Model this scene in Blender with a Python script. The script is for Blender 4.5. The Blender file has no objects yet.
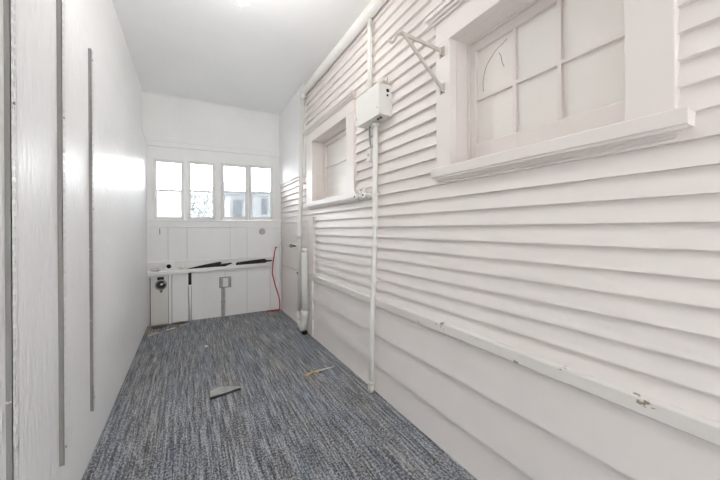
import bpy, bmesh, math, random
from mathutils import Vector, Matrix
random.seed(7)
PI = math.pi
COL = bpy.context.scene.collection

# ------------------------------------------------------------------ materials
def new_mat(name):
    m = bpy.data.materials.new(name); m.use_nodes = True
    nt = m.node_tree
    return m, nt, nt.nodes['Principled BSDF']

def N(nt, kind, **kw):
    n = nt.nodes.new(kind)
    for k, v in kw.items():
        if k in n.inputs: n.inputs[k].default_value = v
        else: setattr(n, k, v)
    return n

def ramp(nt, stops):
    r = nt.nodes.new('ShaderNodeValToRGB')
    e = r.color_ramp.elements
    while len(e) < len(stops): e.new(0.5)
    for el, (p, c) in zip(e, stops):
        el.position = p
        el.color = (c[0], c[1], c[2], 1) if hasattr(c, '__len__') else (c, c, c, 1)
    return r

def coords(nt, scale=(1, 1, 1)):
    tc = nt.nodes.new('ShaderNodeNewGeometry')
    mp = nt.nodes.new('ShaderNodeMapping')
    mp.inputs['Scale'].default_value = scale
    nt.links.new(tc.outputs['Position'], mp.inputs['Vector'])
    return mp.outputs[0]

def paint(name, col, rough=.5, bump=.15, bscale=(40, 40, 40), dist=.002, chips=0.0, chipcol=(.20, .17, .12),
          spots=0.0, mottle=.05, coat=0.0, chipscale=9):
    """painted wood or plaster: brushed unevenness, faint mottling, a few chips and nail holes"""
    m, nt, b = new_mat(name)
    L = nt.links.new
    n1 = N(nt, 'ShaderNodeTexNoise', Scale=2.3, Detail=5.0, Roughness=.6); L(coords(nt), n1.inputs['Vector'])
    lo = tuple(c * (1 - mottle) for c in col); hi = tuple(min(1, c * (1 + mottle * .5)) for c in col)
    r1 = ramp(nt, [(.3, lo), (.7, hi)]); L(n1.outputs['Fac'], r1.inputs[0])
    out = r1.outputs[0]
    if chips > 0:
        n2 = N(nt, 'ShaderNodeTexNoise', Scale=float(chipscale), Detail=8.0, Roughness=.62); L(coords(nt, (1, 1, 1.6)), n2.inputs['Vector'])
        r2 = ramp(nt, [(.72 - chips, 0.0), (.74 - chips, 1.0)]); L(n2.outputs['Fac'], r2.inputs[0])
        mx = nt.nodes.new('ShaderNodeMixRGB'); mx.inputs[2].default_value = (*chipcol, 1)
        L(r2.outputs[0], mx.inputs[0]); L(out, mx.inputs[1]); out = mx.outputs[0]
    if spots > 0:
        v = N(nt, 'ShaderNodeTexVoronoi', Scale=2.3); L(coords(nt, (0, 1, 1)), v.inputs['Vector'])
        r3 = ramp(nt, [(spots, 1.0), (spots + .004, 0.0)]); L(v.outputs['Distance'], r3.inputs[0])
        mx = nt.nodes.new('ShaderNodeMixRGB'); mx.inputs[2].default_value = (.16, .13, .11, 1)
        L(r3.outputs[0], mx.inputs[0]); L(out, mx.inputs[1]); out = mx.outputs[0]
    L(out, b.inputs['Base Color'])
    b.inputs['Roughness'].default_value = rough
    if coat: b.inputs['Coat Weight'].default_value = coat; b.inputs['Coat Roughness'].default_value = .25
    n3 = N(nt, 'ShaderNodeTexNoise', Scale=1.0, Detail=4.0); L(coords(nt, bscale), n3.inputs['Vector'])
    bp = N(nt, 'ShaderNodeBump', Strength=bump, Distance=dist); L(n3.outputs['Fac'], bp.inputs['Height'])
    L(bp.outputs[0], b.inputs['Normal'])
    return m

def plain(name, col, rough=.5, metal=0.0, bump=0.0, bscale=60.0, vary=.12):
    m, nt, b = new_mat(name)
    L = nt.links.new
    n1 = N(nt, 'ShaderNodeTexNoise', Scale=bscale * .4, Detail=4.0); L(coords(nt), n1.inputs['Vector'])
    r1 = ramp(nt, [(.3, tuple(c * (1 - vary) for c in col)), (.7, tuple(min(1, c * (1 + vary)) for c in col))])
    L(n1.outputs['Fac'], r1.inputs[0]); L(r1.outputs[0], b.inputs['Base Color'])
    b.inputs['Roughness'].default_value = rough; b.inputs['Metallic'].default_value = metal
    if bump:
        n3 = N(nt, 'ShaderNodeTexNoise', Scale=bscale, Detail=3.0); L(coords(nt), n3.inputs['Vector'])
        bp = N(nt, 'ShaderNodeBump', Strength=bump, Distance=.004); L(n3.outputs['Fac'], bp.inputs['Height'])
        L(bp.outputs[0], b.inputs['Normal'])
    return m

def carpet_mat():
    m, nt, b = new_mat('woven carpet tile')
    L = nt.links.new
    def noise(sc, det, rough=.5):
        n = N(nt, 'ShaderNodeTexNoise', Scale=1.0, Detail=det, Roughness=rough); L(coords(nt, sc), n.inputs['Vector']); return n.outputs['Fac']
    def math_(op, a, c, clamp=False):
        k = nt.nodes.new('ShaderNodeMath'); k.operation = op; k.use_clamp = clamp
        for i, v in enumerate((a, c)):
            if isinstance(v, (int, float)): k.inputs[i].default_value = v
            else: L(v, k.inputs[i])
        return k.outputs[0]
    streak = noise((75, 3.0, 1), 4.0, .7)        # yarns running along the passage
    thin = noise((130, 12, 1), 3.0, .6)
    loop = noise((125, 85, 1), 2.0, .6)             # single loops
    broad = noise((6, 1.3, 1), 3.0)
    s = math_('ADD', math_('MULTIPLY', streak, .42), math_('MULTIPLY', thin, .16))
    s = math_('ADD', s, math_('MULTIPLY', loop, .42))
    r = ramp(nt, [(.39, (.012, .013, .017)), (.455, (.055, .059, .069)), (.505, (.19, .193, .208)), (.56, (.36, .362, .374)), (.66, (.60, .60, .59))])
    L(s, r.inputs[0])
    rb = ramp(nt, [(.32, (.84, .94, 1.08)), (.5, (.97, 1.0, 1.03)), (.68, (1.06, 1.02, .95))]); L(broad, rb.inputs[0])
    mx = nt.nodes.new('ShaderNodeMixRGB'); mx.blend_type = 'MULTIPLY'; mx.inputs[0].default_value = 1
    L(r.outputs[0], mx.inputs[1]); L(rb.outputs[0], mx.inputs[2])
    L(mx.outputs[0], b.inputs['Base Color'])
    b.inputs['Roughness'].default_value = .85
    b.inputs['Sheen Weight'].default_value = .25
    bp = N(nt, 'ShaderNodeBump', Strength=.6, Distance=.004); L(s, bp.inputs['Height']); L(bp.outputs[0], b.inputs['Normal'])
    return m

def glass_mat(name, dirt_lo, dirt_hi, scale, tint=(1, 1, 1)):
    m, nt, b = new_mat(name)
    L = nt.links.new
    nt.nodes.remove(b)
    out = nt.nodes['Material Output']
    tr = N(nt, 'ShaderNodeBsdfTransparent'); tr.inputs[0].default_value = (*tint, 1); gl = N(nt, 'ShaderNodeBsdfGlossy', Roughness=.03)
    fr = N(nt, 'ShaderNodeFresnel', IOR=1.45)
    m1 = nt.nodes.new('ShaderNodeMixShader'); L(fr.outputs[0], m1.inputs[0]); L(tr.outputs[0], m1.inputs[1]); L(gl.outputs[0], m1.inputs[2])
    tl = nt.nodes.new('ShaderNodeBsdfTranslucent'); tl.inputs[0].default_value = (.93, .95, .97, 1)
    n = N(nt, 'ShaderNodeTexNoise', Scale=scale, Detail=6.0, Roughness=.65); L(coords(nt), n.inputs['Vector'])
    r = ramp(nt, [(.3, dirt_lo), (.7, dirt_hi)]); L(n.outputs['Fac'], r.inputs[0])
    m2 = nt.nodes.new('ShaderNodeMixShader'); L(r.outputs[0], m2.inputs[0]); L(m1.outputs[0], m2.inputs[1]); L(tl.outputs[0], m2.inputs[2])
    L(m2.outputs[0], out.inputs['Surface'])
    return m

def emit_mat(name, col, s):
    m, nt, b = new_mat(name)
    b.inputs['Base Color'].default_value = (.9, .9, .88, 1)
    b.inputs['Emission Color'].default_value = (*col, 1)
    b.inputs['Emission Strength'].default_value = s
    return m

LAMP, LAMP2 = 175.0, 30.0
SKY_BEHIND, SKY_AHEAD = 2.7, 9.0
W_RIGHT = (.815, .77, .742)
M = {
 'siding': paint('white painted clapboard', W_RIGHT, .5, .08, (18, 4, 60), .001, chips=.0, spots=.009, mottle=.035),
 'trimpaint': paint('white trim paint', (.79, .742, .712), .42, .05, (30, 10, 30), .002, mottle=.03),
 'railpaint': paint('worn rail paint', (.78, .75, .715), .5, .3, (40, 10, 50), .003, chips=.085, chipcol=(.30, .26, .19), chipscale=10, mottle=.05),
 'panelpaint': paint('glossy left wall paint', (.885, .89, .895), .40, 1.0, (1, 55, 10), .010, mottle=.02, coat=0.0, spots=.007),
 'plaster': paint('flat wall paint', (.88, .88, .875), .6, .15, (14, 14, 14), .003, mottle=.03),
 'ceiling': paint('ceiling paint', (.895, .90, .90), .7, .08, (8, 8, 8), .002, mottle=.02),
 'backpaint': paint('back wall paint', (.88, .88, .87), .5, .2, (60, 20, 8), .002, mottle=.04, chips=.0),
 'backworn': paint('worn lower back wall paint', (.72, .705, .655), .5, .2, (60, 20, 8), .002, mottle=.06, chips=.01, chipcol=(.3, .27, .2), chipscale=14),
 'sash': paint('sash paint', (.80, .80, .785), .45, .2, (40, 40, 40), .002, mottle=.05),
 'paintglass': paint('painted over glass', (.80, .775, .735), .42, .06, (9, 9, 9), .003, mottle=.025),
 'pipe': paint('painted pipe', (.80, .79, .76), .42, .15, (50, 50, 12), .002, mottle=.05),
 'pipeworn': paint('worn painted pipe', (.74, .72, .67), .45, .3, (50, 50, 20), .002, mottle=.1, chips=.06, chipcol=(.28, .2, .13), chipscale=22),
 'box': paint('painted metal box', (.80, .785, .75), .35, .08, (20, 20, 20), .002, mottle=.03),
 'greystrip': paint('grey steel strip', (.30, .295, .28), .5, .2, (60, 60, 8), .002, mottle=.12, chips=.04, chipcol=(.70, .69, .66), chipscale=30),
 'carpet': carpet_mat(),
 'glass': glass_mat('clear window glass', .04, .12, 5.0),
 'hazeglass': glass_mat('grimy window glass tinted to dim outside', .03, .09, 6.0, (.34, .35, .36)),  # grey tint holds down the bright outside; only the haze is grime
 'black': plain('matt black', (.014, .014, .015), .6, 0, .5, 90),
 'dark': plain('dark void', (.02, .019, .018), .8),
 'felt': plain('black felt strip', (.016, .017, .019), .75, 0, .7, 60),
 'metal': plain('dull steel', (.34, .34, .33), .4, .9),
 'greyplastic': plain('grey plastic', (.40, .40, .39), .5),
 'greymetal': plain('grey painted conduit', (.36, .36, .35), .45, .2),
 'bracket': paint('bracket paint', (.55, .52, .46), .45, .15, (60, 60, 60), .001, mottle=.12, chips=.04, chipscale=40),
 'red': plain('red rubber', (.50, .030, .035), .35),
 'brown': plain('brown rag', (.17, .12, .09), .9, 0, .5, 70),
 'wood': plain('splintered wood', (.58, .40, .20), .7, 0, .4, 80, .3),
 'palewood': plain('pale wood', (.72, .68, .60), .7, 0, .4, 80, .1),
 'film': plain('grey plastic film', (.56, .57, .56), .22, 0, .4, 50, .2),
 'paper': plain('white paper', (.80, .79, .77), .7),
 'lilac': plain('greyed paper', (.55, .51, .51), .7, 0, .3, 60),
 'olive': plain('straw debris', (.42, .38, .22), .8, 0, .4, 80, .3),
 'porcelain': plain('white porcelain', (.82, .81, .78), .25, vary=.03),
 'bulb': emit_mat('lit bulb', (1.0, .985, .965), LAMP),
 'brightbulb': emit_mat('brighter lit bulb', (1.0, .985, .965), LAMP2),
 'outwall': plain('outside white boards', (.88, .88, .88), .7, vary=.04),
 'outroof': plain('outside roof', (.55, .56, .58), .8),
 'outdark': plain('outside window', (.16, .18, .21), .3),
 'ground': plain('outside gravel', (.45, .45, .44), .9),
 'leaf': plain('bush leaves', (.30, .35, .31), .7, vary=.4),
 'trunk': plain('bark', (.12, .10, .08), .9),
 'seam': plain('board joint', (.48, .47, .45), .8),
 'gap_and_shade': plain('dark gap and shade line', (.16, .15, .14), .8),  # cracks and slots, also the painted shade beside the battens
 'nail': plain('iron', (.12, .11, .10), .5, .6),
}

M['film'].node_tree.nodes['Principled BSDF'].inputs['Alpha'].default_value = .6

# ------------------------------------------------------------------ mesh builder
class MB:
    def __init__(self): self.b = bmesh.new()
    def box(self, x0, x1, y0, y1, z0, z1):
        v = [self.b.verts.new((x, y, z)) for x in (x0, x1) for y in (y0, y1) for z in (z0, z1)]
        for f in ((0, 1, 3, 2), (4, 6, 7, 5), (0, 4, 5, 1), (2, 3, 7, 6), (0, 2, 6, 4), (1, 5, 7, 3)):
            self.b.faces.new([v[i] for i in f])
        return self
    def hexa(self, p):
        """eight corners in the order of box()"""
        v = [self.b.verts.new(q) for q in p]
        for f in ((0, 1, 3, 2), (4, 6, 7, 5), (0, 4, 5, 1), (2, 3, 7, 6), (0, 2, 6, 4), (1, 5, 7, 3)):
            self.b.faces.new([v[i] for i in f])
        return self
    def prism(self, poly, axis, a, b_, da=None):
        """poly of 2-tuples extruded along axis from a to b_; da(i) optionally shifts the ends of vertex i (mitres)"""
        def P(p, t):
            return {'x': (t, p[0], p[1]), 'y': (p[0], t, p[1]), 'z': (p[0], p[1], t)}[axis]
        n = len(poly)
        A = [self.b.verts.new(P(p, a + (da[i] if da else 0))) for i, p in enumerate(poly)]
        B = [self.b.verts.new(P(p, b_ - (da[i] if da else 0))) for i, p in enumerate(poly)]
        for i in range(n):
            j = (i + 1) % n
            self.b.faces.new((A[i], A[j], B[j], B[i]))
        self.b.faces.new(A[::-1]); self.b.faces.new(B)
        return self
    def tube(self, pts, r, seg=16, cap=True):
        pts = [Vector(p) for p in pts]
        rs = r if hasattr(r, '__len__') else [r] * len(pts)
        rings = []; up = None
        for i, p in enumerate(pts):
            if i == 0: t = pts[1] - p
            elif i == len(pts) - 1: t = p - pts[i - 1]
            else: t = (pts[i + 1] - p).normalized() + (p - pts[i - 1]).normalized()
            t.normalize()
            if up is None:
                up = Vector((0, 0, 1)) if abs(t.z) < .9 else Vector((1, 0, 0))
            s = t.cross(up)
            if s.length < 1e-6: s = t.orthogonal()
            s.normalize(); up = s.cross(t).normalized()
            rings.append([self.b.verts.new(p + (s * math.cos(2 * PI * k / seg) + up * math.sin(2 * PI * k / seg)) * rs[i]) for k in range(seg)])
        for A, B in zip(rings, rings[1:]):
            for k in range(seg):
                f = self.b.faces.new((A[k], A[(k + 1) % seg], B[(k + 1) % seg], B[k])); f.smooth = True
        if cap:
            self.b.faces.new(rings[0][::-1]); self.b.faces.new(rings[-1])
        return self
    def ring(self, c, axis, r0, r1, h, seg=28):
        """flat washer with an open hole; axis is the normal, h the thickness along it"""
        c = Vector(c); a = Vector(axis).normalized(); s = a.orthogonal().normalized(); u = a.cross(s)
        R = []
        for rr, hh in ((r0, 0), (r1, 0), (r1, h), (r0, h)):
            R.append([self.b.verts.new(c + a * hh + (s * math.cos(2 * PI * k / seg) + u * math.sin(2 * PI * k / seg)) * rr) for k in range(seg)])
        for q in range(4):
            A, B = R[q], R[(q + 1) % 4]
            for k in range(seg):
                self.b.faces.new((A[k], A[(k + 1) % seg], B[(k + 1) % seg], B[k]))
        return self
    def ball(self, c, r, sc=(1, 1, 1), seg=14):
        mat = Matrix.Translation(c) @ Matrix.Diagonal((r * sc[0], r * sc[1], r * sc[2], 1))
        g = bmesh.ops.create_uvsphere(self.b, u_segments=seg, v_segments=max(6, seg // 2 + 2), radius=1, matrix=mat)
        for v in g['verts']:
            for f in v.link_faces: f.smooth = True
        return self
    def build(self, name, mat, parent=None, bevel=0.0):
        bmesh.ops.recalc_face_normals(self.b, faces=self.b.faces)
        root = parent
        while root is not None and root.parent is not None: root = root.parent
        if root is not None:
            bmesh.ops.translate(self.b, verts=self.b.verts, vec=-root.location)
        me = bpy.data.meshes.new(name); self.b.to_mesh(me); self.b.free()
        me.materials.append(mat)
        o = bpy.data.objects.new(name, me); COL.objects.link(o)
        if parent is not None: o.parent = parent
        if bevel:
            md = o.modifiers.new('edge', 'BEVEL'); md.width = bevel; md.segments = 2; md.limit_method = 'ANGLE'; md.angle_limit = .6
        return o

def thing(name, loc, label, cat, group=None):
    o = bpy.data.objects.new(name, None); o.empty_display_size = .05
    COL.objects.link(o); o.location = loc
    return tag(o, label, cat, group)

def tag(o, label=None, cat=None, group=None, kind=None):
    if label: o['label'] = label
    if cat: o['category'] = cat
    if group: o['group'] = group
    if kind: o['kind'] = kind
    return o

def struct(o, label, cat): return tag(o, label, cat, kind='structure')

# ------------------------------------------------------------------ dimensions (metres)
XL, XR, YB, ZC = -.42, 1.113, 4.25, 2.68
YF = -1.6                                        # how far the passage runs behind the camera

# ------------------------------------------------------------------ floor, ceiling
f = MB().box(XL - .15, XR + .2, YF, YB + .12, -.06, 0).build('floor', M['carpet'])
struct(f, 'blue grey streaked loop pile carpet covering the whole passage floor', 'floor')
c = MB().box(XL - .15, XR + .2, YF, YB + .12, ZC, ZC + .08).build('ceiling', M['ceiling'])
struct(c, 'smooth white painted ceiling of the narrow passage', 'ceiling')

# ------------------------------------------------------------------ left wall: thick painted panel below, plain wall above
b = MB()
b.box(XL - .15, XL - .035, YF, YB + .12, 0, ZC)
w = b.build('wall_left', M['plaster'])
M['panelpaint'].node_tree.nodes['Principled BSDF'].inputs['Specular IOR Level'].default_value = .20
struct(w, 'plain upper band of the left wall above the thick glossy panel', 'wall')
zt = lambda y: 1.93 + .048 * y
b = MB()
b.hexa([(XL - .036, YF, 0), (XL - .036, YF, zt(YF) + .004), (XL - .036, YB, 0), (XL - .036, YB, zt(YB) + .004),
        (XL, YF, 0), (XL, YF, zt(YF)), (XL, YB, 0), (XL, YB, zt(YB))])
t = b.build('trim_9', M['panelpaint'], bevel=.003)
struct(t, 'thick glossy white panel covering the left wall below the upper band', 'trim')

# wall behind the camera; its open door is added to let in fill daylight
DX0, DX1 = .22, 1.02
b = MB(); b.box(XL - .15, DX0, YF - .12, YF, 0, ZC); b.box(DX1, XR + .2, YF - .12, YF, 0, ZC); b.box(DX0, DX1, YF - .12, YF, 2.06, ZC)
struct(b.build('wall_front', M['plaster']), 'plain white wall behind the camera', 'wall')
root = thing('fill_door_1', ((DX0 + DX1) / 2, YF, 0), 'unseen white door added behind the camera, standing open for fill daylight', 'door'); root['kind'] = 'structure'
MB().box(DX0 - .05, DX0 - .005, YF - .95, YF - .13, .006, 2.055).build('door_leaf', M['trimpaint'], root, bevel=.003)      # swung open, outwards
b = MB(); b.tube([(DX0 - .005, YF - .88, 1.0), (DX0 + .04, YF - .88, 1.0)], .010, 12); b.ball((DX0 + .055, YF - .88, 1.0), .026); b.build('knob', M['metal'], root)
b = MB(); b.box(DX0 - .09, DX0, YF, YF + .02, 0, 2.15); b.box(DX1, DX1 + .05, YF, YF + .02, 0, 2.15); b.box(DX0, DX1, YF, YF + .02, 2.06, 2.15); b.build('door_casing', M['trimpaint'], root, bevel=.003)

# three slotted shelf standards on the left wall
def standard(y, wd, dep, z0, z1, label):
    root = thing('shelf_standard', (XL, y + wd / 2, z0), label, 'shelf standard', 'slotted shelf standards on the left wall')
    b = MB()
    b.box(XL, XL + dep, y, y + .002, z0, z1)                       # near flange
    b.box(XL, XL + dep, y + wd - .002, y + wd, z0, z1)             # far flange
    b.build('channel', M['greystrip'], root)
    b = MB()
    ya, yb_ = y, y + wd
    s = (yb_ - ya)
    y1, y2, y3, y4 = ya + s * .22, ya + s * .38, ya + s * .60, ya + s * .76
    b.box(XL + dep - .0015, XL + dep, ya, y1, z0, z1)
    b.box(XL + dep - .0015, XL + dep, y2, y3, z0, z1)
    b.box(XL + dep - .0015, XL + dep, y4, yb_, z0, z1)
    p = .030; z = z0
    while z < z1 - .001:
        zz = min(z + .012, z1)
        b.box(XL + dep - .0015, XL + dep, y1, y2, z, zz); b.box(XL + dep - .0015, XL + dep, y3, y4, z, zz)
        z += p
    b.build('slotted_face', M['panelpaint'], root)
    for zz in (z0 + .06, (z0 + z1) / 2 + .1, z1 - .05):
        MB().tube([(XL + dep - .001, y + wd * .49, zz), (XL + dep + .002, y + wd * .49, zz)], wd * .14, 12).build('screw', M['metal'], root)
standard(1.150, .030, .013, -0.0 + .06, 2.62, 'slotted grey shelf standard closest to the camera, running past the top and bottom')
standard(1.519, .030, .0150, .236, 2.60, 'slotted grey shelf standard in the middle of the three on the left wall')
standard(1.924, .0265, .0130, .228, 1.975, 'shortest slotted grey shelf standard, farthest of the three from the camera')

# ------------------------------------------------------------------ back wall with four window openings
# x0, x1, z0, z1 of the visible panes
PANES = [(-.325, -.082, 1.250, 1.888), (.021, .256, 1.252, 1.897), (.394, .643, 1.255, 1.906), (.730, .970, 1.258, 1.917)]
ST = .036                                          # sash stile
op = [(p[0] - ST, p[1] + ST, p[2] - ST, p[3] + ST) for p in PANES]
b = MB()
zlo, zhi = 1.212, 1.955
b.box(XL - .15, XR + .2, YB, YB + .12, 0, zlo)
b.box(XL - .15, XR + .2, YB, YB + .12, zhi, ZC)
xs = XL - .15
for o in op:
    b.box(xs, o[0], YB, YB + .12, zlo, zhi)
    b.box(o[0], o[1], YB, YB + .12, zlo, o[2]); b.box(o[0], o[1], YB, YB + .12, o[3], zhi)
    xs = o[1]
b.box(xs, XR + .2, YB, YB + .12, zlo, zhi)
w = b.build('wall_back', M['backpaint'])
struct(w, 'white end wall carrying the four small windows', 'wall')

# head board across the end wall, with a thin shadow line under it
b = MB()
b.hexa([(XL + .004, YB - .022, 2.062), (XL + .004, YB - .022, 2.172), (XL + .004, YB, 2.062), (XL + .004, YB, 2.172),
        (XR, YB - .022, 2.092), (XR, YB - .022, 2.190), (XR, YB, 2.092), (XR, YB, 2.190)])
b.hexa([(XL + .004, YB - .028, 2.120), (XL + .004, YB - .028, 2.132), (XL + .004, YB, 2.120), (XL + .004, YB, 2.132),
        (XR, YB - .028, 2.144), (XR, YB - .028, 2.156), (XR, YB, 2.144), (XR, YB, 2.156)])
t = b.build('trim_1', M['backpaint'], bevel=.003)
struct(t, 'white painted head board running above the four end windows', 'trim')
# apron below the windows
b = MB()
b.box(XL + .004, XR, YB - .012, YB, 1.124, 1.215)
b.box(XL + .004, XR, YB - .024, YB, 1.200, 1.218)
t = b.build('trim_2', M['backpaint'], bevel=.003)
struct(t, 'white painted apron board directly below the four end windows', 'trim')
# thin ceiling bead on the end wall
t = MB().box(XL - .02, XR, YB - .010, YB, ZC - .014, ZC).build('trim_3', M['plaster'], bevel=.002)
struct(t, 'thin white bead where the end wall meets the ceiling', 'trim')

wl = ['leftmost small end window with two stacked panes, next to the left wall',
      'second small end window from the left, foliage dim behind its lower pane',
      'third small end window from the left, pale house dim behind its lower pane',
      'rightmost small end window with two stacked panes, nearest the siding wall']
for i, (x0, x1, z0, z1) in enumerate(PANES):
    mz = 1.563 + .010 * i
    root = thing('window_%d' % (i + 1), ((x0 + x1) / 2, YB, z0 - ST), wl[i], 'window', 'small windows in the end wall'); root['kind'] = 'structure'
    g = .0022
    b = MB(); ya, yb_ = YB - .008, YB + .035
    b.box(x0 - ST + g, x0, ya, yb_, z0 - ST + g, z1 + ST - g); b.box(x1, x1 + ST - g, ya, yb_, z0 - ST + g, z1 + ST - g)
    b.box(x0, x1, ya, yb_, z0 - ST + g, z0); b.box(x0, x1, ya, yb_, z1, z1 + ST - g)
    b.build('sash', M['sash'], root, bevel=.003)
    MB().box(x0, x1, YB + .004, yb_, mz - .011, mz + .011).build('muntin', M['sash'], root, bevel=.003)
    MB().box(x0 - .004, x1 + .004, YB + .018, YB + .021, mz, z1 + .004).build('upper_pane', M['glass'], root)
    MB().box(x0 - .004, x1 + .004, YB + .018, YB + .021, z0 - .004, mz).build('lower_pane', M['hazeglass'], root)
    b = MB()
    b.box(x0 - ST - .001, x0 - ST + .014, YB + .04, YB + .119, z0 - ST, z1 + ST)
    b.box(x1 + ST - .014, x1 + ST + .001, YB + .04, YB + .119, z0 - ST, z1 + ST)
    b.build('jamb', M['sash'], root)
    if i % 2 == 0: xk = x1 + ST * .55
    else: xk = x0 - ST * .55
    b = MB(); b.box(xk - .006, xk + .006, YB - .014, YB - .008, 1.53, 1.56); b.box(xk - .004, xk + .004, YB - .022, YB - .012, 1.515, 1.55)
    b.build('latch', M['sash'], root)

# board seams of the end wall above the ledge (vertical joints)
b = MB()
for x, w_ in ((-.217, .004), (-.022, .004), (.458, .003), (.664, .003)):
    b.box(x - w_ / 2, x + w_ / 2, YB - .0015, YB + .001, .73, 1.124)
for x in (.396, .661, .958):
    b.box(x - .0018, x + .0018, YB - .0015, YB + .001, .01, .57)
t = b.build('trim_4', M['seam'])
struct(t, 'fine vertical board joints in the end wall', 'trim')
b = MB()
for x, w_ in ((-.2155, .005), (-.1815, .004), (.020, .004), (-.012, .003)):
    b.box(x - w_ / 2, x + w_ / 2, YB - .0135, YB + .001, .005, .57 if x < -.1 else .42)
t = b.build('trim_8', M['gap_and_shade'])  # dark strips stand in for the shade along the batten edges
struct(t, 'dark strips of painted shade beside the upright battens under the ledge', 'trim')
t = MB().box(XL + .002, XR, YB - .012, YB, .712, .728).build('trim_5', M['backpaint'], bevel=.002)
struct(t, 'narrow strip where the upper boards end above the ledge', 'trim')

# little round blanking cap below the right windows
root = thing('vent_cap', (.860, YB, 1.070), 'small round grey cap on the end wall below the rightmost windows', 'cap')
MB().tube([(.858, YB + .001, 1.068), (.858, YB - .012, 1.068)], .041, 28).build('rim', M['greyplastic'], root, bevel=.003)
MB().tube([(.858, YB - .012, 1.068), (.858, YB - .016, 1.068)], .029, 28).build('face', M['greyplastic'], root)

# small vertical slit latch at far left below first window
root = thing('keeper_plate', (-.295, YB, 1.045), 'thin dark slotted keeper below the leftmost end window', 'catch')
MB().box(-.301, -.294, YB - .004, YB + .001, 1.045, 1.115).build('slot', M['gap_and_shade'], root)
MB().tube([(-.2975, YB - .004, 1.062), (-.2975, YB - .007, 1.062)], .003, 8).build('screw', M['metal'], root)

# ------------------------------------------------------------------ ledge on the end wall, and what stands on it
LY = YB - .055
def lz(x): return .617 + .0235 * (x - XL)
b = MB()
x0, x1 = XL + .003, 1.02
b.hexa([(x0, LY, lz(x0) - .042), (x0, LY, lz(x0)), (x0, YB, lz(x0) - .042), (x0, YB, lz(x0)),
        (x1, LY, lz(x1) - .042), (x1, LY, lz(x1)), (x1, YB, lz(x1) - .042), (x1, YB, lz(x1))])
t = b.build('ledge_board', M['backpaint'], bevel=.004)
tag(t, 'narrow white ledge board fixed across the end wall under the windows', 'ledge')
t = MB().box(1.080, 1.095, YB - .062, YB + .001, .0, .90).build('edge_board', M['backpaint'], bevel=.003)
tag(t, 'thin upright white board on the end wall beside the red hose', 'board')

def wedge(name, pts, y0, y1, mat, label, cat, group):
    """a strip seen from the front with its outline (x, z) and real depth"""
    b = MB(); b.prism(pts, 'y', y0, y1)
    bmesh.ops.triangulate(b.b, faces=[f for f in b.b.faces if len(f.verts) > 4])
    o = b.build(name, mat, bevel=.003); tag(o, label, cat, group); return o
g = 'black strips lying on the ledge'
wedge('felt_strip', [(-.030, lz(-.03) + .002), (.16, lz(.16) + .001), (.335, lz(.335) + .001), (.35, .652), (.352, .690), (.33, .693), (.16, .668)], YB - .030, YB - .008,
      M['felt'], 'longer black felt strip rising to the right on the ledge', 'felt strip', g)
wedge('felt_strip', [(.30, lz(.30) + .001), (.40, lz(.40) + .001), (.478, .668), (.47, .678), (.36, .668)], YB - .052, YB - .032,
      M['felt'], 'short black felt offcut tapering to a point mid ledge', 'felt strip', g)
wedge('felt_strip', [(.522, lz(.522) + .001), (.70, lz(.70) + .001), (.882, lz(.882) + .001), (.91, .660), (.985, .668), (.978, .680), (.905, .683), (.885, .703), (.62, .682), (.528, .672)], YB - .034, YB - .008,
      M['felt'], 'black felt strip at the right end of the ledge near the red hose', 'felt strip', g)

# box with a round hole on the ledge
root = thing('pipe_box', (-.21, YB - .03, lz(-.21)), 'small white box with a round black hole on the left of the ledge', 'box')
bx = MB(); X0, X1, Z0, Z1, yf = -.258, -.156, lz(-.156) + .001, .738, YB - .046
cx, cz, rr = -.209, .672, .0255
seg = 32
for y in (yf,):
    inner = [bx.b.verts.new((cx + rr * math.cos(2 * PI * k / seg), y, cz + rr * math.sin(2 * PI * k / seg))) for k in range(seg)]
    innb = [bx.b.verts.new((cx + rr * math.cos(2 * PI * k / seg), y + .03, cz + rr * math.sin(2 * PI * k / seg))) for k in range(seg)]
    outer = []
    for k in range(seg):
        c_, s_ = math.cos(2 * PI * k / seg), math.sin(2 * PI * k / seg)
        tx = ((X1 - cx) if c_ > 0 else (X0 - cx)) / c_ if abs(c_) > 1e-6 else 1e9
        tz = ((Z1 - cz) if s_ > 0 else (Z0 - cz)) / s_ if abs(s_) > 1e-6 else 1e9
        t_ = min(abs(tx), abs(tz)); outer.append(bx.b.verts.new((cx + c_ * t_, y, cz + s_ * t_)))
    for k in range(seg):
        j = (k + 1) % seg
        bx.b.faces.new((inner[k], inner[j], outer[j], outer[k])); bx.b.faces.new((inner[k], inner[j], innb[j], innb[k]))
bx.box(X0, X1, yf + .0005, yf + .004, Z1 - .004, Z1); bx.box(X0, X0 + .004, yf, YB - .002, Z0, Z1); bx.box(X1 - .004, X1, yf, YB - .002, Z0, Z1)
bx.box(X0, X1, yf, YB - .002, Z1 - .004, Z1)
bx.build('housing', M['backpaint'], root)
MB().tube([(cx, yf + .022, cz), (cx, YB - .004, cz)], rr * 1.02, 24).build('socket', M['dark'], root)

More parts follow.
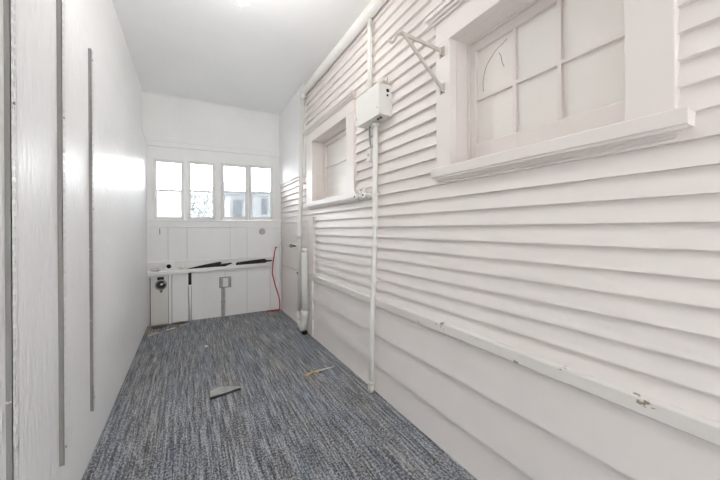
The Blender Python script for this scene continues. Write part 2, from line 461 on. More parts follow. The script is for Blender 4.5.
# crumpled bits on the ledge
g = 'bits lying on the ledge'
def crumple(name, c, r, flat, mat, label, cat, group=None, seed=1, nseg=10):
    rnd = random.Random(seed)
    b = MB(); b.ball(c, r, flat, nseg)
    for v in b.b.verts:
        v.co += Vector((rnd.uniform(-1, 1) * flat[0], rnd.uniform(-1, 1) * flat[1], rnd.uniform(-1, 1) * flat[2])) * r * .28
    zmin = min(v.co.z for v in b.b.verts)
    for v in b.b.verts: v.co.z += (c[2] - zmin)
    for f in b.b.faces: f.smooth = False
    o = b.build(name, mat); tag(o, label, cat, group); return o
crumple('paper_scrap', (-.335, YB - .035, lz(-.31)), .022, (2.4, .8, .8), M['lilac'], 'crumpled grey scrap on the ledge left of the holed box', 'scrap', g, 3)
crumple('paper_scrap', (-.075, YB - .035, lz(-.05)), .020, (2.0, .8, 1.0), M['palewood'], 'pale crumpled scrap on the ledge right of the holed box', 'scrap', g, 5)

# ------------------------------------------------------------------ lower end wall fittings
root = thing('wall_panel', (-.315, YB, 0), 'yellowed narrow wall panel in the left corner under the ledge', 'panel')
MB().box(XL + .004, -.216, YB - .012, YB - .0005, .0, .574).build('board', M['backworn'], root, bevel=.002)
MB().box(-.398, -.388, YB - .016, YB - .012, .0, .55).build('edge_strip', M['gap_and_shade'], root)

root = thing('dryer_vent', (-.285, YB - .012, .455), 'round dark duct outlet with a steel collar under the ledge', 'vent')
vx, vz, vr = -.288, .462, .060
MB().ring((vx, YB - .0119, vz), (0, -1, 0), vr * .78, vr, .022).build('collar', M['metal'], root)
MB().tube([(vx, YB - .0122, vz), (vx, YB - .016, vz)], vr * .80, 28).build('duct', M['dark'], root)
b = MB()
for a in (.5,):
    b.hexa([(vx + .008 * math.cos(a + d) if q == 0 else vx + vr * .76 * math.cos(a + d * (.4 if q else 1)), YB - yy, vz + .008 * math.sin(a + d) if q == 0 else vz + vr * .76 * math.sin(a + d * .4))
            for q in (0, 1) for d in (-.45, .45) for yy in (.016, .022)])
b.build('flap', M['greymetal'], root)
b = MB(); b.tube([(vx + .006, YB - .016, vz + .006), (vx + .006, YB - .027, vz + .006)], .012, 14); b.build('damper_pin', M['porcelain'], root)
MB().box(vx - .012, vx + .012, YB - .024, YB - .012, vz - vr - .026, vz - vr - .012).build('bracket_tab', M['nail'], root)

root = thing('slot_plate', (-.293, YB - .012, .535), 'small black rectangular opening above the round duct', 'vent')
MB().box(-.325, -.259, YB - .0165, YB - .0121, .516, .553).build('opening', M['dark'], root)
b = MB(); b.box(-.329, -.325, YB - .019, YB - .0121, .512, .557); b.box(-.259, -.255, YB - .019, YB - .0121, .512, .557)
b.box(-.325, -.259, YB - .019, YB - .0121, .553, .557); b.box(-.325, -.259, YB - .019, YB - .0121, .512, .516); b.build('rim', M['backworn'], root)

t = MB().box(-.213, -.184, YB - .032, YB - .0005, 0, .577).build('wall_batten', M['backpaint'], bevel=.004)
tag(t, 'upright white batten under the ledge, just right of the round duct', 'batten')

root = thing('outlet_bracket', (.004, YB, 0), 'white upright channel with a dark slot at its top, under the ledge', 'channel')
b = MB(); b.box(-.036, -.012, YB - .036, YB - .0005, .430, .580); b.box(.022, .040, YB - .036, YB - .0005, .430, .580)
b.box(-.012, .022, YB - .036, YB - .0005, .42, .436); b.build('bracket', M['backpaint'], root, bevel=.002)
MB().box(-.012, .022, YB - .024, YB - .001, .436, .578).build('slot', M['black'], root)
MB().tube([(.004, YB - .018, 0), (.004, YB - .018, .42)], .013, 14).build('pipe', M['backpaint'], root)

root = thing('electrical_outlet', (.395, YB, 0), 'grey surface mounted outlet box with conduit down to the carpet', 'outlet')
b = MB(); b.box(.328, .464, YB - .040, YB - .0005, .366, .500); b.build('box', M['greymetal'], root, bevel=.006)
MB().box(.366, .428, YB - .046, YB - .040, .378, .488).build('cover_plate', M['porcelain'], root, bevel=.003)
b = MB(); b.box(.385, .409, YB - .0485, YB - .046, .440, .466); b.box(.385, .409, YB - .0485, YB - .046, .400, .426); b.build('receptacle', M['paper'], root, bevel=.002)
b = MB(); b.box(.352, .388, YB - .026, YB - .0005, 0, .368); b.build('conduit', M['greymetal'], root, bevel=.004)
MB().box(.346, .394, YB - .029, YB - .0005, .18, .192).build('strap', M['metal'], root)

# red hose hanging from a nail to the floor in the right corner
def smooth_path(pts, n=8):
    pts = [Vector(p) for p in pts]; out = []
    P = [pts[0]] + pts + [pts[-1]]
    for i in range(1, len(P) - 2):
        for k in range(n):
            t = k / n
            a, b_, c_, d = P[i - 1], P[i], P[i + 1], P[i + 2]
            out.append(.5 * ((2 * b_) + (c_ - a) * t + (2 * a - 5 * b_ + 4 * c_ - d) * t * t + (3 * b_ - a - 3 * c_ + d) * t ** 3))
    out.append(pts[-1]); return out
root = thing('red_hose', (1.03, YB - .08, 0), 'thin red hose hanging from a nail down to the carpet corner', 'hose')
hp = [(1.034, YB - .03, .848), (1.012, YB - .045, .80), (.995, YB - .075, .72), (.980, YB - .085, .652), (.972, YB - .080, .55), (.972, YB - .075, .50), (.99, YB - .075, .43), (1.012, YB - .075, .335),
      (1.045, YB - .075, .23), (1.060, YB - .075, .165), (1.068, YB - .078, .08), (1.060, YB - .085, .020), (1.030, YB - .090, .0075), (.98, YB - .075, .0075), (.93, YB - .070, .0075), (.90, YB - .066, .0075)]
MB().tube(smooth_path(hp), .0072, 10).build('hose', M['red'], root)
hp2 = [(1.062, YB - .095, .0076), (1.02, YB - .115, .0076), (.985, YB - .105, .0076), (.96, YB - .10, .0076)]
MB().tube(smooth_path(hp2), .0065, 10).build('loose_end', M['red'], root)
b = MB(); b.tube([(1.034, YB + .002, .850), (1.034, YB - .045, .852)], .004, 8); b.tube([(1.018, YB - .034, .842), (1.034, YB - .036, .856), (1.052, YB - .034, .850)], .0055, 8)
b.build('hook', M['nail'], root)

# ------------------------------------------------------------------ right wall: lapped siding
W2 = dict(y0=.40, y1=1.070, z0=1.41, z1=2.005, cy0=.295, cy1=1.166, top=2.105)
W1 = dict(y0=2.18, y1=2.950, z0=1.385, z1=1.985, cy0=2.050, cy1=3.135, top=2.075)
rows = [(0, .180), (.180, .387), (.387, .605)]
z = .625 - .0695
zz = [z + .0695 * k for k in range(40)]
rows_n = [(a, a + .0695) for a in zz if a < ZC]
def lap(b, y0, y1, z0, z1, pb, pt):
    b.prism([(XR + .06, z0), (XR + .012 - pb, z0), (XR + .012 - pt, z1), (XR + .06, z1)], 'y', y0, y1)
b = MB()
for a, c_ in rows: lap(b, YF, YB, a, min(c_ + .004, .62), .030, .003)
for a, c_ in rows_n:
    if c_ > ZC: c_ = ZC
    if a < .6: a = .61
    ivs = [(YF, YB)]
    for W in (W1, W2):
        if c_ > W['z0'] and a < W['z1']:
            nv = []
            for s, e in ivs:
                if e <= W['y0'] or s >= W['y1']: nv.append((s, e)); continue
                if s < W['y0']: nv.append((s, W['y0'] - .012))
                if e > W['y1']: nv.append((W['y1'] + .012, e))
            ivs = nv
    for s, e in ivs: lap(b, s, e, a, c_ + .002, .0225, .002)
w = b.build('wall_right', M['siding'])
struct(w, 'right wall of white lapped siding, narrow boards over three wide ones', 'wall')

t = MB().box(XR - .018, XR + .03, 3.19, YB, 1.70, ZC).build('trim_6', M['plaster'], bevel=.003)
struct(t, 'smooth white sheet covering the far top of the siding wall', 'trim')

# rail over the wide boards
b = MB()
b.prism([(XR + .03, .580), (XR - .022, .580), (XR - .024, .584), (XR - .024, .624), (XR - .019, .631), (XR + .03, .640)], 'y', YF, 3.05)
t = b.build('trim_7', M['railpaint'], bevel=.002)
struct(t, 'worn white wooden rail between the wide and narrow siding boards', 'trim')

# thin patch strip on a wide board
t = MB().tube([(XR - .0035, .943, .4425), (XR - .0025, .870, .4385), (XR - .0022, .797, .4330)], .004, 8).build('patch_strip', M['trimpaint'])
tag(t, 'short thin raised strip on the wide siding board below the rail', 'strip')

# ------------------------------------------------------------------ windows in the right wall
def steps_prism(pts, y0, y1, mitre): # pts (x, z), mitre: shift per unit x from XR
    b = MB(); da = [max(0, (p[0] - pts[0][0])) * mitre for p in pts]
    b.prism(pts, 'y', y0, y1, da); return b

def side_window(idx, W, label, cols, rowz, stile, rail_t, rail_b, sill_y, crown_y, thin_low):
    root = thing('window_%d' % idx, (XR, (W['y0'] + W['y1']) / 2, W['z0']), label, 'window'); root['kind'] = 'structure'
    y0, y1, z0, z1 = W['y0'], W['y1'], W['z0'], W['z1']
    xc0, xc1 = 1.088, XR + .02
    for (a, c_, zb) in ((W['cy0'], y0, z1), (y1, W['cy1'], z1)):
        MB().box(xc0, xc1, a, c_, z0 - .012, z1).build('casing', M['trimpaint'], root, bevel=.003)
    MB().box(xc0, xc1, W['cy0'], W['cy1'], z1, W['top']).build('head_casing', M['trimpaint'], root, bevel=.003)
    b = MB(); xj = 1.26
    b.box(xc1, xj, y0 - .012, y0, z0 - .012, z1 + .012); b.box(xc1, xj, y1, y1 + .012, z0 - .012, z1 + .012)
    b.box(xc1, xj, y0, y1, z1, z1 + .012); b.box(xc1, xj, y0, y1, z0 - .012, z0)
    b.box(1.205, 1.218, y1 - .010, y1, z0, z1); b.box(1.205, 1.218, y0, y0 + .010, z0, z1); b.box(1.205, 1.218, y0 + .01, y1 - .01, z1 - .01, z1)
    b.build('jamb', M['trimpaint'], root)
    # sash
    xs0, xs1 = 1.220, 1.250
    g = .003
    b = MB()
    b.box(xs0, xs1, y0 + g, y0 + stile, z0 + g, z1 - g); b.box(xs0, xs1, y1 - stile, y1 - g, z0 + g, z1 - g)
    b.box(xs0, xs1, y0 + stile, y1 - stile, z1 - rail_t, z1 - g); b.box(xs0, xs1, y0 + stile, y1 - stile, z0 + g, z0 + rail_b)
    sash = b.build('sash', M['trimpaint'], root, bevel=.003)
    pz0, pz1 = z0 + rail_b, z1 - rail_t; py0, py1 = y0 + stile, y1 - stile
    mw = .008
    ys = [py0] + list(cols) + [py1]; zs = [pz0] + list(rowz) + [pz1]
    for c_ in cols: MB().box(xs0, xs1 - .004, c_ - mw, c_ + mw, pz0, pz1).build('muntin', M['trimpaint'], root, bevel=.002)
    for r_ in rowz:
        for s, e in zip(ys, ys[1:]):
            sa = s + (mw if s in cols else 0); eb = e - (mw if e in cols else 0)
            MB().box(xs0, xs1 - .004, sa, eb, r_ - mw, r_ + mw).build('muntin', M['trimpaint'], root, bevel=.002)
    pn = []
    for s, e in zip(ys, ys[1:]):
        for s2, e2 in zip(zs, zs[1:]):
            pn.append(MB().box(1.235, 1.239, s, e, s2, e2).build('pane', M['paintglass'], root))
    # outer backing frame closing the wall cavity
    b = MB(); b.box(1.262, 1.272, y0 - .03, y1 + .03, z0 - .03, z1 + .03); b.build('backing_board', M['trimpaint'], root)
    # sill with stepped moulding under it
    sy0, sy1 = sill_y
    b = MB(); b.prism([(1.25, z0 - .004), (1.25, z0 + .004), (1.066, z0 - .014), (1.064, z0 - .018), (1.064, z0 - .056), (1.067, z0 - .060), (xc1, z0 - .058), (xc1, z0 - .02)], 'y', sy0, sy1)
    for v in b.b.verts:                                             # the deep part stays inside the opening
        if v.co.x > xc1 + .001: v.co.y = min(max(v.co.y, y0), y1)
    b.build('sill', M['trimpaint'], root)
    zb = z0 - .060
    pts = [(XR + .01, zb), (1.069, zb), (1.069, zb - .007), (1.074, zb - .008), (1.077, zb - .002), (1.081, zb - .002), (1.081, zb - .013), (1.086, zb - .014), (1.089, zb - .008), (1.093, zb - .008), (1.093, zb - .020), (1.099, zb - .022), (XR + .01, zb - .024)]
    da = [max(0.0, (p[0] - 1.069)) * 1.0 if p[0] < XR else .040 for p in pts]
    b = MB(); b.prism(pts, 'y', sy0 + .002, sy1 - .002, da)
    b.build('sill_moulding', M['trimpaint'], root)
    # crown over the head casing
    zt_ = W['top']; cy0, cy1 = crown_y
    pts = [(XR + .01, zt_ - .004), (1.087, zt_ - .004), (1.087, zt_ + .004), (1.082, zt_ + .012), (1.076, zt_ + .006), (1.074, zt_ + .006), (1.074, zt_ + .016), (1.070, zt_ + .024), (1.064, zt_ + .018), (1.062, zt_ + .018),
           (1.062, zt_ + .030), (1.058, zt_ + .038), (1.053, zt_ + .032), (1.050, zt_ + .032), (1.050, zt_ + .052), (XR + .01, zt_ + .060)]
    da = [(p[0] - 1.050) * .9 if p[0] < XR else .045 for p in pts]
    b = MB(); b.prism(pts, 'y', cy0, cy1, da); b.build('crown_moulding', M['trimpaint'], root)
    return root, pn

root5, pn5 = side_window(6, W2, 'large nearby window with six painted-over panes in the siding wall', [.647, .831], [1.720], .042, .050, .095,
                         (.267, 1.180), (.255, 1.206), False)
# cracked upper far pane: arc of the crack
cr = [(1.2346, .998, 1.752), (1.2342, 1.000, 1.80), (1.2342, .985, 1.855), (1.2342, .962, 1.885), (1.2342, .925, 1.915), (1.2342, .895, 1.925), (1.2342, .872, 1.935)]
MB().tube(smooth_path(cr, 5), .0010, 6).build('crack', M['gap_and_shade'], root5)
cr = [(1.2342, .913, 1.895), (1.2342, .902, 1.872), (1.2342, .897, 1.845), (1.2342, .887, 1.82)]
MB().tube(smooth_path(cr, 4), .0009, 6).build('crack', M['gap_and_shade'], root5)
side_window(5, W1, 'smaller distant window in the siding wall, beside the electrical box', [], [1.722], .040, .045, .045, (1.985, 3.125), (2.015, 3.165), True)

# ------------------------------------------------------------------ pipes on the right wall
root = thing('drain_pipe', (1.075, 3.25, 0), 'long white pipe along the ceiling edge turning down by the far window', 'pipe')
top = [(1.075, YF, 2.572), (1.075, 2.95, 2.556)]
arc = []
R_ = .06
for k in range(0, 9):
    a = k / 8 * PI / 2
    arc.append((1.075, 3.12 + R_ * math.sin(a), 2.497 + R_ * math.cos(a)))
MB().tube(top + arc[:1], .036, 20).build('ceiling_run', M['pipe'], root)
MB().tube(arc, [.035] * 9, 20).build('elbow', M['pipe'], root)
MB().tube([arc[-1], (1.074, 3.327, 1.03), (1.074, 3.335, .14)], .025, 18).build('riser', M['pipe'], root)
MB().tube([(1.074, 3.325, 1.055), (1.074, 3.330, .985)], .031, 20).build('coupling', M['pipe'], root)
MB().tube([(1.074, 3.334, .15), (1.074, 3.336, .10)], .030, 20).build('coupling', M['pipe'], root)
MB().tube([(1.074, 3.335, .12), (1.074, 3.340, 0)], .023, 16).build('floor_stub', M['pipeworn'], root)
for zz_, yy_ in ((2.0, 3.226), (.55, 3.331)):
    b = MB(); b.ring((1.074, yy_, zz_), (0, 0, 1), .0245, .0275, .018, 20); b.box(1.092, XR + .004, yy_ - .012, yy_ + .012, zz_, zz_ + .018); b.build('strap', M['pipe'], root)

root = thing('waste_pipe', (1.068, 3.09, 0), 'thicker short white pipe with a bend at the carpet below the upright board', 'pipe')
MB().tube([(1.044, 3.060, .86), (1.044, 3.070, .20)], .034, 20).build('pipe', M['pipe'], root)
MB().tube([(1.044, 3.059, .90), (1.044, 3.060, .86)], [.026, .034], 20).build('reducer', M['pipe'], root)
MB().tube([(1.044, 3.066, .26), (1.044, 3.071, .18)], .040, 20).build('hub', M['pipe'], root)
MB().tube(smooth_path([(1.044, 3.071, .19), (1.042, 3.085, .12), (1.040, 3.120, .062), (1.040, 3.150, .048)], 5), .033, 18).build('bend', M['pipe'], root)
MB().tube(smooth_path([(1.060, 3.320, .165), (1.035, 3.285, .17), (1.030, 3.245, .14), (1.032, 3.215, .09), (1.035, 3.17, .048), (1.040, 3.150, .046)], 5), .023, 16).build('trap', M['pipeworn'], root)
MB().tube([(1.050, 3.10, .001), (1.050, 3.10, .030)], .030, 18).build('floor_hole_collar', M['dark'], root)

t = MB().box(1.084, XR + .004, 2.925, 3.075, .642, 1.225).build('upright_board', M['trimpaint'], bevel=.004)
tag(t, 'short upright white board standing on the rail end under the distant window', 'board')
b = MB(); b.box(1.088, XR + .002, 2.975, 3.010, 0.0, .578)
t = b.build('corner_batten', M['trimpaint'], bevel=.003)
tag(t, 'thin upright white batten on the wide boards beside the bent pipe', 'batten')
b = MB()

# outdoor tap on the far siding
root = thing('wall_tap', (1.09, 3.60, .895), 'small dark tap on the far siding beside the tall pipe', 'tap')
MB().tube([(XR + .005, 3.60, .898), (1.055, 3.60, .898)], .011, 12).build('body', M['nail'], root)
MB().ball((1.062, 3.60, .898), .021).build('valve', M['nail'], root)
b = MB(); b.tube([(1.050, 3.69, .890), (1.046, 3.60, .900), (1.050, 3.47, .893)], .006, 8); b.build('lever', M['greymetal'], root)
root = thing('wall_bolt', (1.09, 3.33, .61), 'small dark bolt head in the far siding low beside the tall pipe', 'bolt')
MB().tube([(1.048, 3.318, .612), (1.040, 3.318, .612)], .010, 6).build('head', M['nail'], root)
MB().tube([(XR, 3.318, .612), (1.048, 3.318, .612)], .005, 8).build('shank', M['nail'], root)

# electrical box with its conduits
BX0, BY0, BY1, BZ0, BZ1 = 1.016, 1.582, 1.880, 1.800, 1.995
root = thing('electrical_box', (1.06, 1.73, 1.80), 'white metal electrical box on the siding between the two windows', 'box')
b = MB(); b.box(BX0 + .008, XR + .004, BY0 + .002, BY1 - .002, BZ0 + .002, BZ1 - .002); b.build('body', M['box'], root, bevel=.003)
b = MB(); b.box(BX0, BX0 + .007, BY0, BY1, BZ0 - .002, BZ1 + .002); b.build('cover', M['box'], root, bevel=.003)
for (x, z, r_) in ((1.082, 1.955, .011), (1.080, 1.925, .007)):
    MB().tube([(x, BY0 + .004, z), (x, BY0 - .0008, z)], r_, 14).build('knockout', M['black'], root)
MB().tube([(BX0 + .001, 1.86, 1.850), (BX0 - .008, 1.86, 1.850)], .008, 12).build('cover_screw', M['box'], root)
MB().tube([(BX0 + .001, 1.60, 1.845), (BX0 - .005, 1.60, 1.845)], .006, 12).build('cover_screw', M['box'], root)
for yy in (1.63, 1.66):
    MB().tube([(1.06, yy, BZ0 + .004), (1.06, yy, BZ0 - .006)], .009, 12).build('bushing', M['nail'], root)
# knotted old wire on top
root = thing('wire_bundle', (1.085, 1.68, BZ1), 'tangle of painted old wire on top of the electrical box', 'wires')
rnd = random.Random(4)
for k in range(4):
    p = [(1.095 - .01 * k, 1.745 - .03 * k, BZ1 + .004)]
    for q in range(5): p.append((1.085 + rnd.uniform(-.028, .015), 1.70 - .022 * q + rnd.uniform(-.03, .03), BZ1 + .030 + rnd.uniform(-.018, .045)))
    p.append((1.090, 1.60 + .012 * k, BZ1 + .006))
    MB().tube(smooth_path(p, 5), .0058, 8).build('wire', M['pipeworn'], root)
MB().ball((1.085, 1.672, BZ1 + .045), .026, (.8, 1.0, 1.0), 12).build('knob', M['pipeworn'], root)

root = thing('upper_conduit', (1.08, 1.80, BZ1), 'white conduit rising from the electrical box to the ceiling pipe', 'conduit')
MB().tube([(1.082, 1.802, BZ1 - .001), (1.082, 1.795, 2.529)], .0165, 14).build('tube', M['pipe'], root)
MB().tube([(1.082, 1.802, BZ1 + .001), (1.082, 1.802, BZ1 + .022)], .022, 8).build('connector', M['pipe'], root)
root = thing('lower_conduit', (1.08, 1.78, 0), 'long white conduit running from the electrical box down to the carpet', 'conduit')
b = MB(); b.tube([(1.078, 1.717, BZ0 - .004), (1.078, 1.745, 1.0), (1.066, 1.770, .32), (1.066, 1.781, .0)], .0185, 16); b.build('tube', M['pipe'], root)
b = MB(); b.tube([(1.078, 1.717, BZ0 - .003), (1.078, 1.7175, BZ0 - .03)], .025, 8); b.build('connector', M['pipe'], root)
b = MB(); b.tube([(1.066, 1.779, .08), (1.066, 1.781, .055)], .024, 12); b.build('collar', M['pipeworn'], root)
b = MB(); b.tube([(1.066, 1.780, .054), (1.066, 1.7815, .001)], .0205, 14); b.build('worn_end', M['pipeworn'], root)
for zz_, yy_ in ((1.32, 1.7335), (.75, 1.754)):
    b = MB(); b.box(1.058, 1.0595, yy_ - .018, yy_ + .018, zz_, zz_ + .014); b.box(1.0595, XR, yy_ + .018, yy_ + .0195, zz_, zz_ + .014); b.box(1.0595, XR, yy_ - .0195, yy_ - .018, zz_, zz_ + .014)
    b.build('strap', M['pipe'], root)

root = thing('cable_switch', (1.09, 1.85, 1.56), 'small inline switch on a short cable under the electrical box', 'switch')
MB().tube(smooth_path([(1.080, 1.800, BZ0 - .003), (1.088, 1.815, 1.74), (1.092, 1.81, 1.67), (1.092, 1.80, 1.64)], 6), .006, 8).build('cable', M['greyplastic'], root)
MB().box(1.072, XR, 1.782, 1.828, 1.555, 1.645).build('switch_body', M['box'], root, bevel=.005)
MB().box(1.068, 1.072, 1.798, 1.812, 1.59, 1.61).build('rocker', M['greyplastic'], root)

# old porcelain insulators with wire between window and conduit
g = 'old insulators beside the conduit'
def insulator(y, z, label):
    root = thing('wire_insulator', (XR, y, z), label, 'insulator', g)
    b = MB(); b.tube([(XR + .004, y, z), (1.085, y, z), (1.080, y, z), (1.070, y, z), (1.062, y, z), (1.050, y, z)], [.024, .024, .016, .016, .024, .020], 16); b.build('knob', M['porcelain'], root)
    MB().tube([(1.050, y, z), (1.046, y, z)], .008, 10).build('nail', M['nail'], root)
    return root
insulator(1.965, 1.330, 'porcelain wire knob at the end of the distant window sill')
r1 = insulator(1.845, 1.330, 'porcelain wire knob touching the long conduit')
for (p, r_) in (([(1.066, 1.965, 1.352), (1.060, 1.935, 1.378), (1.060, 1.905, 1.345), (1.062, 1.90, 1.320), (1.066, 1.88, 1.36), (1.068, 1.860, 1.39), (1.066, 1.848, 1.353)], .0055),):
    MB().tube(smooth_path(p, 6), r_, 8).build('wire', M['pipe'], r1)

# swing bracket on the near window's casing
root = thing('wall_bracket', (1.088, 1.115, 1.80), 'folding metal bracket with two arms and a hook on the large window casing', 'bracket')
tip = Vector((.868, 1.150, 2.004))
A1 = Vector((1.080, 1.119, 1.966)); A2 = Vector((1.080, 1.119, 1.787))
def bar(b, p, q, w_, h_):
    p, q = Vector(p), Vector(q); t = (q - p).normalized(); s = t.cross(Vector((0, 1, 0))).normalized(); u = s.cross(t)
    b.hexa([p + s * a * w_ + u * c_ * h_ + (q - p) * e for e in (0, 1) for a in (-1, 1) for c_ in (-1, 1)])
b = MB(); bar(b, tip, A1, .0082, .005); b.build('arm', M['bracket'], root, bevel=.0015)
b = MB(); bar(b, tip + Vector((.012, -.002, -.006)), A2, .0082, .005); b.build('brace', M['bracket'], root, bevel=.0015)
for A in (A1, A2):
    b = MB(); b.box(1.083, 1.0885, A.y - .016, A.y + .016, A.z - .030, A.z + .018); b.tube([(1.079, A.y, A.z + .014), (1.079, A.y, A.z - .022)], .0085, 10)
    b.build('hinge', M['bracket'], root, bevel=.001)
    MB().tube([(1.084, A.y, A.z - .024), (1.080, A.y, A.z - .024)], .004, 8).build('screw', M['nail'], root)
MB().ball(tip, .0105).build('pivot', M['bracket'], root)
hk = [tip + Vector(v) for v in ((-.004, .004, 0), (-.016, .018, -.006), (-.022, .026, -.022), (-.026, .034, -.030), (-.034, .046, -.024), (-.036, .050, -.008))]
MB().tube(smooth_path(hk, 5), .0068, 10).build('hook', M['bracket'], root)

# ------------------------------------------------------------------ ceiling light: two bare bulbs
def ceiling_light(x, y, zb, mat, label):
    """two bare bulbs on a short stem; zb is the height of the bulb tips"""
    root = thing('ceiling_light', (x, y, ZC), label, 'ceiling light', 'twin bulb ceiling lights')
    MB().tube([(x, y, ZC), (x, y, ZC - .012), (x, y, ZC - .022)], [.055, .055, .035], 28).build('base', M['porcelain'], root)
    MB().tube([(x, y, ZC - .02), (x, y, zb + .098)], .006, 10).build('stem', M['porcelain'], root)
    MB().tube([(x - .018, y + .010, zb + .096), (x + .018, y - .010, zb + .096)], .010, 12).build('crossbar', M['porcelain'], root)
    for (dx, dy) in ((.016, -.009), (-.016, .009)):
        MB().tube([(x + dx, y + dy, zb + .098), (x + dx, y + dy, zb + .064)], .009, 16).build('socket', M['porcelain'], root)
        b = MB(); b.tube([(x + dx, y + dy, zb + h) for h in (.066, .054, .040, .022, .008, .0)], [.007, .011, .0140, .0130, .007, .002], 18)
        b.build('bulb', mat, root)
ceiling_light(.266, 1.781, 2.33, M['bulb'], 'ceiling light whose two small lit bulb tips show at the top edge of the photo')
ceiling_light(.27, .78, 2.47, M['brightbulb'], 'twin bulb ceiling light above the large near window, out of the photo')
ceiling_light(.30, -1.15, 2.40, M['brightbulb'], 'unseen twin bulb ceiling light added behind the camera as fill')  # added lamp, brightens the passage from behind

# ------------------------------------------------------------------ debris on the carpet
root = thing('plastic_wrap', (.205, 2.29, 0), 'torn piece of grey plastic film lying mid carpet', 'plastic')
b = MB()
fl = [(.112, 2.238, .004), (.150, 2.228, .006), (.205, 2.236, .010), (.262, 2.250, .012), (.312, 2.262, .006),
      (.300, 2.271, .014), (.255, 2.274, .022), (.228, 2.290, .022), (.212, 2.332, .014), (.172, 2.362, .010), (.130, 2.350, .010), (.118, 2.290, .020)]
top = [b.b.verts.new(p) for p in fl]; ctr = b.b.verts.new((.175, 2.295, .030))
bot = [b.b.verts.new((p[0], p[1], max(.0005, p[2] - .004))) for p in fl]; cb = b.b.verts.new((.175, 2.295, .020))
for k in range(len(fl)):
    j = (k + 1) % len(fl)
    b.b.faces.new((top[k], top[j], ctr)); b.b.faces.new((bot[j], bot[k], cb)); b.b.faces.new((top[k], bot[k], bot[j], top[j]))
b.build('film', M['film'], root)
MB().hexa([(.118, 2.205, .001), (.118, 2.205, .009), (.112, 2.228, .001), (.112, 2.228, .009), (.305, 2.242, .001), (.305, 2.242, .009), (.300, 2.256, .001), (.300, 2.256, .009)]).build('dark_fold', M['black'], root)

def splinter(name, p, q, w_, h_, mat, label, group, bend=.006):
    p, q = Vector(p), Vector(q); b = MB(); n = 7; rnd = random.Random(hash(label) % 97 if False else len(label))
    pts = [p.lerp(q, k / n) + Vector((rnd.uniform(-1, 1) * bend, rnd.uniform(-1, 1) * bend, abs(rnd.uniform(0, 1)) * bend * .5)) for k in range(n + 1)]
    rs = [max(.0012, w_ * math.sin(PI * (.06 + .88 * k / n)) ** .7) for k in range(n + 1)]
    b.tube(pts, rs, 6)
    zmin = min(v.co.z for v in b.b.verts)
    for v in b.b.verts: v.co.z = (v.co.z - zmin) * h_ + .0005
    o = b.build(name, mat); tag(o, label, 'splinter', group); return o
g = 'wood splinters on the carpet'
splinter('wood_splinter', (.735, 2.196, .01), (.885, 2.246, .01), .010, .8, M['wood'], 'yellow broken wood splinter lying on the carpet near the conduit foot', g)
splinter('wood_splinter', (.835, 2.224, .01), (1.005, 2.243, .01), .007, .8, M['palewood'], 'pale thin wood splinter crossing the right end of the yellow splinter', g)
crumple('dirt_lump', (.868, 2.196, .0005), .011, (1, 1, .8), M['brown'], 'small dark brown lump beside the yellow wood splinter', 'debris', None, 8, 8)
splinter('wood_splinter', (.855, 2.235, .012), (.842, 2.275, .012), .004, 1.0, M['olive'], 'tiny straw chip standing off the yellow splinter middle', g, .003)
crumple('paper_speck', (.132, 3.22, .0005), .013, (1.4, 1, .5), M['paper'], 'tiny white paper speck alone on the far carpet', 'speck', None, 11, 8)

def flake(name, c, ln, wd, rot, tilt, mat, label, cat, group):
    b = MB(); t = .003
    b.hexa([(sx * ln / 2 * (1 - .25 * (sy > 0)), sy * wd / 2, sz * t + (.5 + .5 * sx) * tilt) for sx in (-1, 1) for sy in (-1, 1) for sz in (0, 1)])
    bmesh.ops.rotate(b.b, verts=b.b.verts, cent=(0, 0, 0), matrix=Matrix.Rotation(rot, 3, 'Z'))
    zmin = min(v.co.z for v in b.b.verts)
    bmesh.ops.translate(b.b, verts=b.b.verts, vec=(c[0], c[1], .0008 - zmin))
    o = b.build(name, mat); tag(o, label, cat, group); return o
g = 'scraps in the left far corner'
flake('paper_scrap', (-.335, 3.86, 0), .105, .075, .25, .018, M['lilac'], 'largest greyish paper scrap on the carpet in the far left corner', 'scrap', g)
flake('paper_scrap', (-.185, 3.985, 0), .10, .020, .25, .006, M['paper'], 'thin white paper sliver on the carpet left of the first batten', 'scrap', g)
flake('paper_scrap', (-.055, 4.085, 0), .075, .014, .2, .004, M['paper'], 'small white paper sliver on the carpet by the second upright', 'scrap', g)
crumple('dirt_clump', (-.375, 3.93, .0005), .020, (1.2, 1.6, .6), M['olive'], 'straw coloured dirt clump against the left wall in the far corner', 'debris', g, 21)
crumple('dirt_clump', (-.30, 4.085, .0005), .030, (2.6, .9, .5), M['brown'], 'brown dirt clump at the foot of the yellowed panel', 'debris', g, 22)
crumple('dirt_clump', (-.10, 4.155, .0005), .024, (3.2, .8, .45), M['brown'], 'brown dirt streak at the foot of the end wall between the battens', 'debris', g, 23)

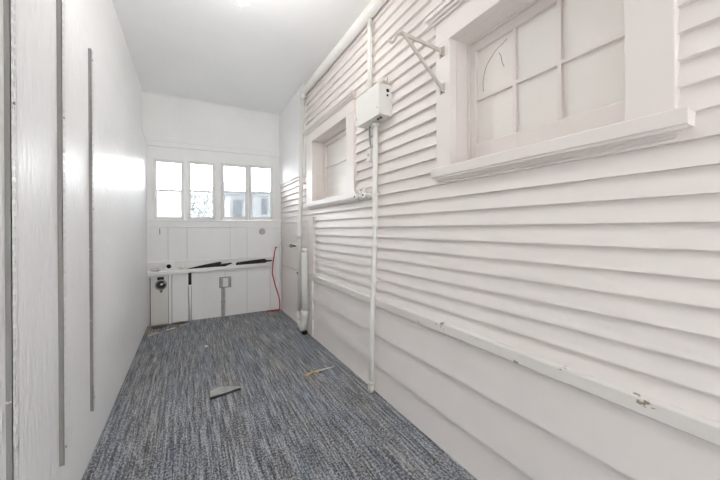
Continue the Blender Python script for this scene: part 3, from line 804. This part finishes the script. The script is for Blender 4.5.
# ------------------------------------------------------------------ outside, beyond the end windows
gnd = MB().box(-14, 16, -14, 30, -.75, -.70).build('ground', M['ground'])
struct(gnd, 'pale gravel ground outside the end windows', 'ground')
root = thing('neighbour_house', (1.75, 9.0, -.70), 'pale low house seen dimly through the right end windows', 'house')
b = MB(); b.box(.92, 4.6, 8.6, 12, -.70, 2.02); b.build('wall', M['outwall'], root)
b = MB(); b.prism([(8.3, 1.98), (8.3, 2.06), (10.3, 2.55), (12.3, 2.06), (12.3, 1.98)], 'x', .78, 4.7); b.build('roof', M['outroof'], root)
MB().box(1.00, 1.22, 8.57, 8.60, .9, 1.86).build('window', M['outdark'], root)
MB().box(1.72, 1.86, 8.57, 8.60, 1.5, 1.92).build('window', M['outdark'], root)
root = thing('garden_bush', (.30, 7.0, -.70), 'leafy grey green bush seen dimly through the second end window', 'bush')
MB().tube([(.30, 7.0, -.70), (.28, 7.0, .4), (.32, 7.02, 1.2)], [.05, .04, .02], 10).build('stem', M['trunk'], root)
b = MB(); rnd = random.Random(2)
for k in range(420):
    u, v_, r_ = rnd.uniform(0, 2 * PI), rnd.uniform(-1, 1), rnd.random() ** .4
    s = math.sqrt(1 - v_ * v_)
    c_ = Vector((.28 + .42 * r_ * s * math.cos(u), 7.0 + .35 * r_ * s * math.sin(u), 1.25 + .72 * r_ * v_))
    d1 = Vector((rnd.uniform(-1, 1), rnd.uniform(-1, 1), rnd.uniform(-1, 1))).normalized(); d2 = d1.orthogonal().normalized()
    q = [c_ - d1 * .06, c_ + d2 * .025, c_ + d1 * .06, c_ - d2 * .025]
    b.b.faces.new([b.b.verts.new(p) for p in q])
b.build('foliage', M['leaf'], root)

# ------------------------------------------------------------------ light
sc = bpy.context.scene
wd = bpy.data.worlds.new('overcast sky'); sc.world = wd; wd.use_nodes = True
wn = wd.node_tree; bg = wn.nodes['Background']
tc = wn.nodes.new('ShaderNodeTexCoord'); sx = wn.nodes.new('ShaderNodeSeparateXYZ'); wn.links.new(tc.outputs['Generated'], sx.inputs[0])
mr = wn.nodes.new('ShaderNodeMapRange'); wn.links.new(sx.outputs['Y'], mr.inputs['Value'])
mr.inputs['From Min'].default_value = -.6; mr.inputs['From Max'].default_value = .6
mr.inputs['To Min'].default_value = SKY_BEHIND; mr.inputs['To Max'].default_value = SKY_AHEAD   # sky strength graded by direction, stronger ahead, weaker behind as fill
wn.links.new(mr.outputs[0], bg.inputs['Strength']); bg.inputs[0].default_value = (.95, .975, 1.0, 1)

# ------------------------------------------------------------------ camera
cam = bpy.data.cameras.new('camera'); co = bpy.data.objects.new('camera', cam); COL.objects.link(co)
cam.sensor_width = 36; cam.lens = 36 * 307.7 / 720; cam.shift_y = -11.5 / 720; cam.clip_start = .02
co.matrix_world = Matrix.Translation((0, 0, 1.1)) @ Matrix.Rotation(math.radians(-29.05), 4, 'Z') @ Matrix.Rotation(PI / 2, 4, 'X') @ Matrix.Rotation(math.radians(-.35), 4, 'Z')
sc.camera = co
sc.view_settings.view_transform = 'Standard'; sc.view_settings.look = 'None'; sc.view_settings.gamma = 1; sc.view_settings.use_curve_mapping = False
sc.view_settings.exposure = 1.22
sc.cycles.max_bounces = 20; sc.cycles.diffuse_bounces = 16; sc.cycles.transparent_max_bounces = 12
